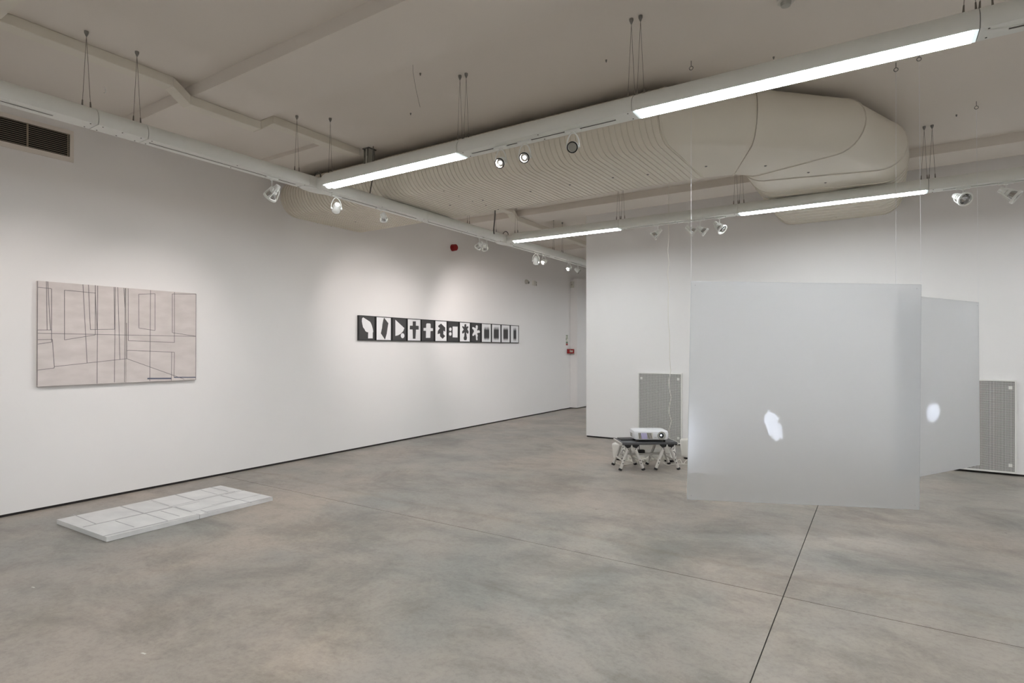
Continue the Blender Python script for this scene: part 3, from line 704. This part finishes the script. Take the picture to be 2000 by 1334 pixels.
c = onx(1109.5, 685.5, XL); o = thing('fire_call_point', 'red fire call point box on the left wall beside the door', 'call point', c)
MB().bbox((c.x, c.y-.055, c.z-.055), (c.x+.06, c.y+.03, c.z+.045), .004).build('box', 'alarm_red', o)
MB().box((c.x+.06, c.y-.03, c.z-.025), (c.x+.061, c.y+.015, c.z+.02)).build('glass', 'sign_white', o)
c = ony(1119, 686, 8.60); o = thing('fire_call_point', 'red and white call point with clear cover on the door lining', 'call point', c)
MB().bbox((c.x-.035, c.y-.05, c.z-.05), (c.x+.035, c.y, c.z+.05), .004).build('box', 'alarm_red', o)
MB().box((c.x-.02, c.y-.052, c.z-.025), (c.x+.02, c.y-.05, c.z+.02)).build('glass', 'sign_white', o)
MB().bbox((c.x-.042, c.y-.04, c.z-.075), (c.x+.042, c.y-.0, c.z-.052), .004).build('hinged_cover', 'device_grey', o)

# ---------------------------------------------------------------- perforated panels on the back wall
def grille(x0, x1, z0, z1, lab, clips):
    o = thing('perforated_panel', lab, 'grille', V((x0+x1)/2, YB, z0), 'white perforated panels on the back wall')
    Y = YB*H; a, b_, c, d = x0*H, x1*H, (z0+1)*H, (z1+1)*H; fr_ = .016
    f = MB().box((a-fr_, Y-.022, c-fr_), (b_+fr_, Y, c)).box((a-fr_, Y-.022, d), (b_+fr_, Y, d+fr_)).box((a-fr_, Y-.022, c), (a, Y, d)).box((b_, Y-.022, c), (b_+fr_, Y, d))
    f.build('frame', 'grille_white', o)
    MB().box((a, Y-.003, c), (b_, Y-.0005, d)).build('dark_backing', 'grille_back', o)
    p = .0125; m = MB(); n = round((b_-a)/p)
    for k in range(n+1): x = a+(b_-a)*k/n; m.box((x-.0018, Y-.016, c), (x+.0018, Y-.014, d))
    n = round((d-c)/p)
    for k in range(n+1): z = c+(d-c)*k/n; m.box((a, Y-.0165, z-.0018), (b_, Y-.0145, z+.0018))
    m.build('mesh_grid', 'grille_white', o, kind='stuff')
    for cx, cz in clips:
        MB().box((a+(b_-a)*cx-.016, Y-.022, c+(d-c)*cz-.016), (a+(b_-a)*cx+.016, Y-.014, c+(d-c)*cz+.016)).build('fixing_clip', 'grille_white', o)
CL = ((.06, .93), (.94, .93), (.06, .07), (.94, .07))
grille(-2.168, -1.718, -.975, -.262, 'white perforated panel on the wall behind the projector', CL)
grille(.455, .905, -.968, -.255, 'white perforated panel at the right edge, behind the screens', CL)

# ---------------------------------------------------------------- hanging frosted screens
def screen(lab, hl, hr, tl, tr_, br, bl, holes):
    """hl/hr hooks; corners in world"""
    o = thing('hanging_screen', lab, 'screen', (tl+tr_)/2, 'frosted screens hanging on thin lines')
    n = (tr_-tl).cross(bl-tl).normalized(); t = .002
    MB().prism([tl-n*t, tr_-n*t, br-n*t, bl-n*t], n*2*t).build('sheet', 'frosted_acrylic', o)
    e = MB(); 
    for a, b_ in ((tl, tr_), (tr_, br), (br, bl), (bl, tl)):
        e.tube([a, b_], .0024, 4)
    e.build('polished_edge', 'acrylic_edge', o)
    for hk, c in ((hl, tl), (hr, tr_)):
        MB().tube([hk-Vector((0, 0, .064)), c+Vector((0, 0, .0))], .0011, 5).build('suspension_line', 'nylon', o)
    for c in holes:
        MB().lathe([(-.0025, .004), (.0025, .004)], 10, frame_from(n, (0, 0, 1), c)).build('eyelet', 'nylon', o)
    return o
def plane_pt(px, py, A, B):    # photo direction met with the vertical plane through A and B
    d = ray(px, py); n = Vector(((B-A).y, -(B-A).x, 0)); t = n.dot(A-Vector((0, 0, H)))/n.dot(d); p = d*t; p.z += H; return p
A1, B1 = HK[1].copy(), HK[2].copy()
tl, tr1, br, bl = [plane_pt(*q, A1, B1) for q in ((1350, 550), (1799, 556), (1795, 995), (1342, 975))]
tl = plane_pt(1350, 549.5, A1, B1)
screen('large square frosted screen hanging in front, with a white light patch', HK[1], HK[2], tl, tr1, br, bl,
       [tl.lerp(br, .018), tr1.lerp(bl, .018), br.lerp(tl, .018), bl.lerp(tr1, .018)])
A2, B2 = HK[3].copy(), HK[4].copy()
tl2, tr2_, br2, bl2 = [plane_pt(*q, A2, B2) for q in ((1750, 575), (1911, 591), (1913, 908), (1748, 940))]
screen('second frosted screen hanging behind the large one, at an angle', HK[3], HK[4], tl2, tr2_, br2, bl2, [tl2.lerp(br2, .02), tr2_.lerp(bl2, .02)])

# ---------------------------------------------------------------- step platform with projector
FL = Vector((-1.763*H, 4.417*H, 0)); FR = Vector((-1.396*H, 4.698*H, 0))
u = (FR-FL).normalized(); v = Vector((-u.y, u.x, 0)); Lw = (FR-FL).length
PM = Matrix((u, v, Vector((0, 0, 1)))).transposed().to_4x4(); PM.translation = FL
plat = thing('step_platform', 'low folding aluminium step platform with dark top carrying the projector', 'step stool', FL)
HT = .312; D_ = .325
def PP(a, b_, c): return PM @ Vector((a, b_, c))
def P2(mb): return mb
top = MB().bbox((-.005, .0, HT-.028), (Lw+.0, D_, HT), .005, PM, 1).build('top', 'stool_top', plat)
MB().bbox((-.022, .0, HT-.034), (-.005, D_, HT-.002), .003, PM, 1).bbox((Lw, 0, HT-.034), (Lw+.012, D_, HT-.002), .003, PM, 1).build('top_trim', 'aluminium', plat)
ax = [(.105, .115), (Lw-.115, .115)]       # apexes of the A frames
half = .128
for yy, sp in ((.015, 0), (D_-.015, .0)):
    for cx_, _ in ax:
        for sg in (-1, 1):
            p0 = PP(cx_+sg*.030, yy+(.01 if yy < .1 else -.01), HT-.045); p1 = PP(cx_+sg*half, yy+(-.005 if yy < .1 else .005), .018)
            lg = MB().tube([p0, p1], .0168, 10).build('leg', 'aluminium', plat)
            MB().tube([p1+(p0-p1).normalized()*.006, p1-(p0-p1).normalized()*.017], [.020, .021], 10).build('rubber_foot', 'dark_rubber', lg)
            sw = MB()
            for tt in (.12, .62, .75):
                q = p0.lerp(p1, tt); nrm = -v if yy < .1 else v
                sw.lathe([(.0, .006), (.018, .006), (.020, .003)], 8, frame_from(nrm, (0, 0, 1), q))
            sw.build('rivet', 'black', lg)
        m = MB()
        for sg in (-1, 1):
            base = [(cx_+sg*.006, HT-.028), (cx_+sg*.085, HT-.028), (cx_+sg*.078, HT-.040), (cx_+sg*.050, HT-.066), (cx_+sg*.015, HT-.052)]
            m.prism([PP(a, yy-.012, c) for a, c in base], v*.024)
        m.build('hinge_bracket', 'black', plat)
for cx_, _ in ax:
    for sg in (-1, 1):
        tt = .66; a = cx_+sg*(.03+(half-.03)*tt); z = (HT-.045)*(1-tt)+.018*tt
        MB().tube([PP(a, .02, z), PP(a, D_-.02, z)], .010, 8).build('cross_bar', 'aluminium', plat)
MB().bbox((.12, D_*.52, .140), (Lw-.12, D_*.66, .160), .004, PM, 1).build('lower_tread', 'aluminium', plat)
MB().tube([PP(.02, D_*.6, .15), PP(.13, D_*.6, .15)], .008, 8).tube([PP(Lw-.13, D_*.6, .15), PP(Lw-.02, D_*.6, .15)], .008, 8).build('tread_arm', 'aluminium', plat)
MB().bbox((.15, .2, HT), (.33, D_-.005, HT+.004), .002, PM, 1)
bx = thing('power_adapter', 'small black power box under the platform', 'power adapter', PP(.26, D_*.6, .160))
MB().bbox((.235, D_*.5, .161), (.305, D_*.68, .198), .005, PM, 1).build('case', 'black', bx)
MB().tube([PP(.25, D_*.6, .196), PP(.248, D_*.62, .24), PP(.25, D_*.7, .28)], .003, 6).build('lead', 'black', bx)
# projector
pd = Vector((math.cos(math.radians(-57)), math.sin(math.radians(-57)), 0))      # facing direction
pc = atd(1267, 846, 4.79); pc.z = HT
PJ = frame_from(pd, (0, 0, 1), pc)     # local x forward, y to its left, z up
PJ0 = PJ.copy(); PJ = PJ @ Matrix.Translation((0, 0, .012))
pj = thing('projector', 'white digital projector with a round dark lens on the step platform', 'projector', pc)
w2, d2 = .195, .135
bm_ = MB()
def prof_ring(z, s, b):   # rounded rectangle outline
    pts = []
    for cx_, cy_, a0 in ((d2*s-b, w2*s-b, 0), (-d2*s+b, w2*s-b, 90), (-d2*s+b, -w2*s+b, 180), (d2*s-b, -w2*s+b, 270)):
        for k in range(6):
            a = math.radians(a0+18*k); pts.append((cx_+b*math.cos(a)*1., cy_+b*math.sin(a), z))
    return pts
rg = [prof_ring(.014, .90, .03), prof_ring(.020, .96, .035), prof_ring(.045, 1., .04), prof_ring(.085, 1., .04), prof_ring(.106, .97, .038), prof_ring(.113, .88, .035)]
n = len(rg[0]); vs = [q for r_ in rg for q in r_]
bm_.add(vs, [(i*n+k, i*n+(k+1) % n, (i+1)*n+(k+1) % n, (i+1)*n+k) for i in range(len(rg)-1) for k in range(n)], PJ, True)
bm_.add(rg[0], [tuple(range(n))[::-1]], PJ); bm_.add(rg[-1], [tuple(range(n))], PJ)
bm_.build('body', 'projector_white', pj)
ly = .110      # lens sits towards its own left (right in the photo)
Ml = PJ @ Matrix.Translation((d2, ly, .062))
MB().lathe([(-.02, .046), (.008, .046), (.010, .043), (.010, .034), (-.004, .030)], 24, Ml).build('lens_ring', 'device_grey', pj)
ln = MB().lathe([(-.004, .031), (.004, .026), (.006, .01)], 20, Ml).build('lens', 'lens_glass', pj)
MB().lathe([(.0055, .009), (.009, .006)], 12, Ml @ Matrix.Translation((0, -.006, .004))).build('lens_light', 'lens_glow', pj)
MB().box((d2-.004, -.150, .024), (d2+.0015, .012, .094), PJ).build('vent_panel', 'device_white', pj)
for k in range(11):
    y = -.146+k*.0133; sh = .012
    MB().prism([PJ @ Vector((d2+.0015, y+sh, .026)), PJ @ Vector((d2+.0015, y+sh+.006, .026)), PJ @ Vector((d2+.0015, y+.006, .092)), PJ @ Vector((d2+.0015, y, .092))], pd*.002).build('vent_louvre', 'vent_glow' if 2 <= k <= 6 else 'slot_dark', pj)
m = MB()
for k in range(7): m.box((-.07+k*.016, -w2-.001, .035), (-.062+k*.016, -w2+.002, .075), PJ)
m.build('side_vent', 'device_grey', pj)
MB().box((d2, .03, .040), (d2+.001, .055, .045), PJ).build('badge', 'device_grey', pj)
for a, b_ in ((.10, -.15), (.10, .15), (-.10, 0)):
    MB().lathe([(0, .012), (.030, .012)], 10, PJ0 @ Matrix.Translation((a, b_, 0)) @ Matrix.Rotation(-math.pi/2, 4, 'Y')).build('foot', 'dark_rubber', pj)
# black mat/cable pouch under the projector
mt_ = MB().bbox((.02, D_*.45, HT), (.19, D_-.01, HT+.010), .004, PM, 1).build('flat_pouch', 'black'); tag(mt_, 'flat black cloth lying on the platform behind the projector', 'cloth')
# projector beam: a spot lamp in the lens with a slide pattern
def gobo(name, src, tgt, watts, kind):
    ld = bpy.data.lights.new(name, 'SPOT'); ld.energy = watts; ld.spot_size = math.radians(70 if kind == 1 else 34); ld.spot_blend = .15; ld.shadow_soft_size = .001
    ld.use_nodes = True; nt = ld.node_tree; N = nt.nodes.new; L = nt.links.new
    em = [n_ for n_ in nt.nodes if n_.type == 'EMISSION'][0]
    tc = N('ShaderNodeTexCoord'); sx = N('ShaderNodeSeparateXYZ'); L(tc.outputs['Normal'], sx.inputs[0])
    def mth(op, a, b_=None, c_=None):
        q = N('ShaderNodeMath'); q.operation = op
        for i, z in enumerate((a, b_, c_)):
            if z is None: continue
            if isinstance(z, (int, float)): q.inputs[i].default_value = z
            else: L(z, q.inputs[i])
        return q.outputs[0]
    X = mth('DIVIDE', sx.outputs['X'], mth('ABSOLUTE', sx.outputs['Z'])); Y = mth('DIVIDE', sx.outputs['Y'], mth('ABSOLUTE', sx.outputs['Z']))
    nz = N('ShaderNodeTexNoise'); nz.inputs['Scale'].default_value = 65; nz.inputs['Detail'].default_value = 6
    cmb = N('ShaderNodeCombineXYZ'); L(X, cmb.inputs[0]); L(Y, cmb.inputs[1]); L(cmb.outputs[0], nz.inputs['Vector'])
    nn = mth('SUBTRACT', nz.outputs['Fac'], .5)
    def blob(cx_, cy_, ra, rb, ang, amp, soft):
        ca, sa = math.cos(ang), math.sin(ang)
        dx = mth('SUBTRACT', X, cx_); dy = mth('SUBTRACT', Y, cy_)
        a = mth('DIVIDE', mth('ADD', mth('MULTIPLY', dx, ca), mth('MULTIPLY', dy, sa)), ra)
        b2 = mth('DIVIDE', mth('SUBTRACT', mth('MULTIPLY', dy, ca), mth('MULTIPLY', dx, sa)), rb)
        r2 = mth('ADD', mth('MULTIPLY', a, a), mth('MULTIPLY', b2, b2))
        r3 = mth('ADD', r2, mth('MULTIPLY', nn, amp))
        mr = N('ShaderNodeMapRange'); mr.inputs[1].default_value = 1.0-soft; mr.inputs[2].default_value = 1.0+soft; mr.inputs[3].default_value = 1; mr.inputs[4].default_value = 0
        L(r3, mr.inputs[0]); return mr.outputs[0]
    if kind == 1:
        v_ = blob(0, 0, .046, .021, GANG, 3.2, .05)
        for q in ((-.052*GS, .094, .012, .004), (-.255*GS, .02, .008, .02), (-.27*GS, -.03, .006, .012), (-.20*GS, -.03, .004, .003), (-.14*GS, .15, .003, .003)):
            v_ = mth('ADD', v_, mth('MULTIPLY', blob(q[0], q[1], q[2], q[3], 0, 2., .6), .10))
        # faint rectangle of the projected frame
        mx = mth('MULTIPLY', mth('LESS_THAN', mth('ABSOLUTE', mth('SUBTRACT', X, GRX)), .36), mth('LESS_THAN', mth('ABSOLUTE', mth('SUBTRACT', Y, .02)), .17))
        v_ = mth('ADD', v_, mth('MULTIPLY', mx, .008))
    else:
        v_ = mth('MULTIPLY', blob(0, 0, .040, .026, 0, .8, .45), 1.1)
        v_ = mth('ADD', v_, mth('MULTIPLY', blob(-.035, .10, .10, .010, 1.75, .4, .9), .10))
        v_ = mth('ADD', v_, mth('MULTIPLY', blob(.03, .03, .06, .10, 0, .4, .9), .02))
    L(v_, em.inputs['Strength']); em.inputs['Color'].default_value = (.80, .86, 1., 1)
    lo = bpy.data.objects.new(name, ld); col.objects.link(lo); lo.parent = pj
    lo.location = src-pj.location; lo.rotation_euler = (tgt-src).to_track_quat('-Z', 'Y').to_euler()
GANG, GS, GRX = 1.15, 1.0, 0.
lens_pt = (PJ @ Vector((d2+.03, ly, .062)))
t1 = plane_pt(1510, 831, A1, B1); t2 = plane_pt(1823, 806, A2, B2)
gobo('projection_beam', lens_pt, t1, PROJ_W, 1)
gobo('projection_beam', lens_pt, t2, PROJ_W*1.3, 2)  # extra lamp added at the same lens for the rear screen's patch

# ---------------------------------------------------------------- loudspeakers and cables on the floor
def speaker(lab, loc, ang, s=1.):
    loc = Vector(loc); o = thing('loudspeaker', lab, 'loudspeaker', loc, 'small white loudspeakers on the floor')
    Ms = Matrix.Translation(loc) @ Matrix.Rotation(ang, 4, 'Z') @ Matrix.Rotation(math.radians(-8), 4, 'Y') @ Matrix.Translation((0, 0, .018)) @ Matrix.Scale(s, 4)
    MB().bbox((-.062, -.062, 0), (.062, .062, .195), .026, Ms, 4).build('cabinet', 'speaker_white', o)
    MB().lathe([(.0, .040), (.064, .042), (.064, .036), (.056, .012), (.060, .010), (.062, .002)], 20, Ms @ Matrix.Translation((0, 0, .062))).build('woofer', 'speaker_grey', o)
    MB().lathe([(.0, .024), (.064, .024), (.063, .018), (.060, .004)], 16, Ms @ Matrix.Translation((0, 0, .145))).build('tweeter', 'speaker_grey', o)
    MB().box((-.05, -.045, 0), (.055, .045, .016), Matrix.Translation(loc) @ Matrix.Rotation(ang, 4, 'Z')).build('stand', 'dark_rubber', o)
a_r = math.atan2(RT.y, RT.x)
speaker('left white loudspeaker on the floor behind the left legs of the platform', onz(1211, 898, -1.0), a_r-.7, 1.0)
speaker('white loudspeaker on the floor behind the right legs of the platform', onz(1309, 901, -1.0), a_r-.9, 1.0)
speaker('white loudspeaker half hidden by the edge of the front screen', onz(1347, 896, -1.0), a_r-1.0, 1.2)
def floor_cable(lab, pts, r=.0032, m_='white_cable', jit=0):
    ps = [onz(px, py, -1.0) for px, py in pts]
    for q in ps: q.z = r+.0008
    out = []
    for i in range(len(ps)-1):
        p_1 = ps[max(i-1, 0)]; p0, p1 = ps[i], ps[i+1]; p2 = ps[min(i+2, len(ps)-1)]
        for k in range(5):
            t = k/5; out.append(.5*((2*p0)+(-p_1+p1)*t+(2*p_1-5*p0+4*p1-p2)*t*t+(-p_1+3*p0-3*p1+p2)*t**3))
    out.append(ps[-1])
    tag(MB().tube(out, r, 6).build('floor_cable', m_), lab, 'cable', 'white cables on the floor')
floor_cable('white cable looping out to the right of the platform', [(1296, 905), (1303, 909), (1318, 907), (1330, 907), (1345, 907), (1362, 904)])
floor_cable('short white cable curling behind the right loudspeaker', [(1322, 900), (1328, 898), (1331, 903), (1333, 907)])
floor_cable('white cable bending towards the half hidden loudspeaker', [(1335, 907), (1339, 901), (1344, 898), (1350, 897)])
floor_cable('yellowish white cable along the left legs of the platform', [(1202, 901), (1205, 906), (1216, 908), (1230, 907), (1245, 905), (1262, 906)])
random.seed(3)
tang = MB()
for k in range(5):
    cx_, cy_ = 1232+k*9.5, 899+(k % 2)*3
    pts = []
    for t in range(26):
        a = t*.9+k; rr = 8+3*math.sin(t*.7+k)
        q = onz(cx_+rr*math.cos(a), cy_+2.6*math.sin(a), -1.0); q.z = .004+.0011*t*(1+.3*math.sin(t)); pts.append(q)
    tang.tube(pts, .0030, 5)
o = tang.build('cable_tangle', 'white_cable'); o['kind'] = 'stuff'; tag(o, 'tangle of white cables on the floor under the platform', 'cables')
# hanging white power cord behind the rear beam
pts = [(1306, 322), (1306, 400), (1306, 470), (1304, 490), (1306.5, 512), (1303.5, 535), (1307, 560), (1305, 588), (1305, 628), (1308, 655), (1308, 700), (1310, 724), (1306.5, 742), (1307, 758), (1311, 776), (1307, 795), (1306.5, 806), (1311.5, 822), (1307, 838), (1307.5, 850), (1307, 866)]
hc = MB().tube([atd(px, py, 5.2) for px, py in pts], .0036, 6).build('hanging_cable', 'white_cable'); tag(hc, 'wavy white power cord hanging from the ceiling behind the projector', 'cord')
# tiny litter on the floor
for (px, py), lb in (((60, 1147), 'small white paper scrap on the floor at the left edge'), ((274, 1276), 'white scuffed paper scrap near the bottom left corner')):
    q = onz(px, py, -1.0); tag(MB().prism([q+Vector((0, 0, .0005)), q+Vector((.03, .005, .0005)), q+Vector((.026, .013, .0005)), q+Vector((.004, .009, .0005))], (0, 0, .0008)).build('paper_scrap', 'device_white'), lb, 'litter', 'scraps on the floor')
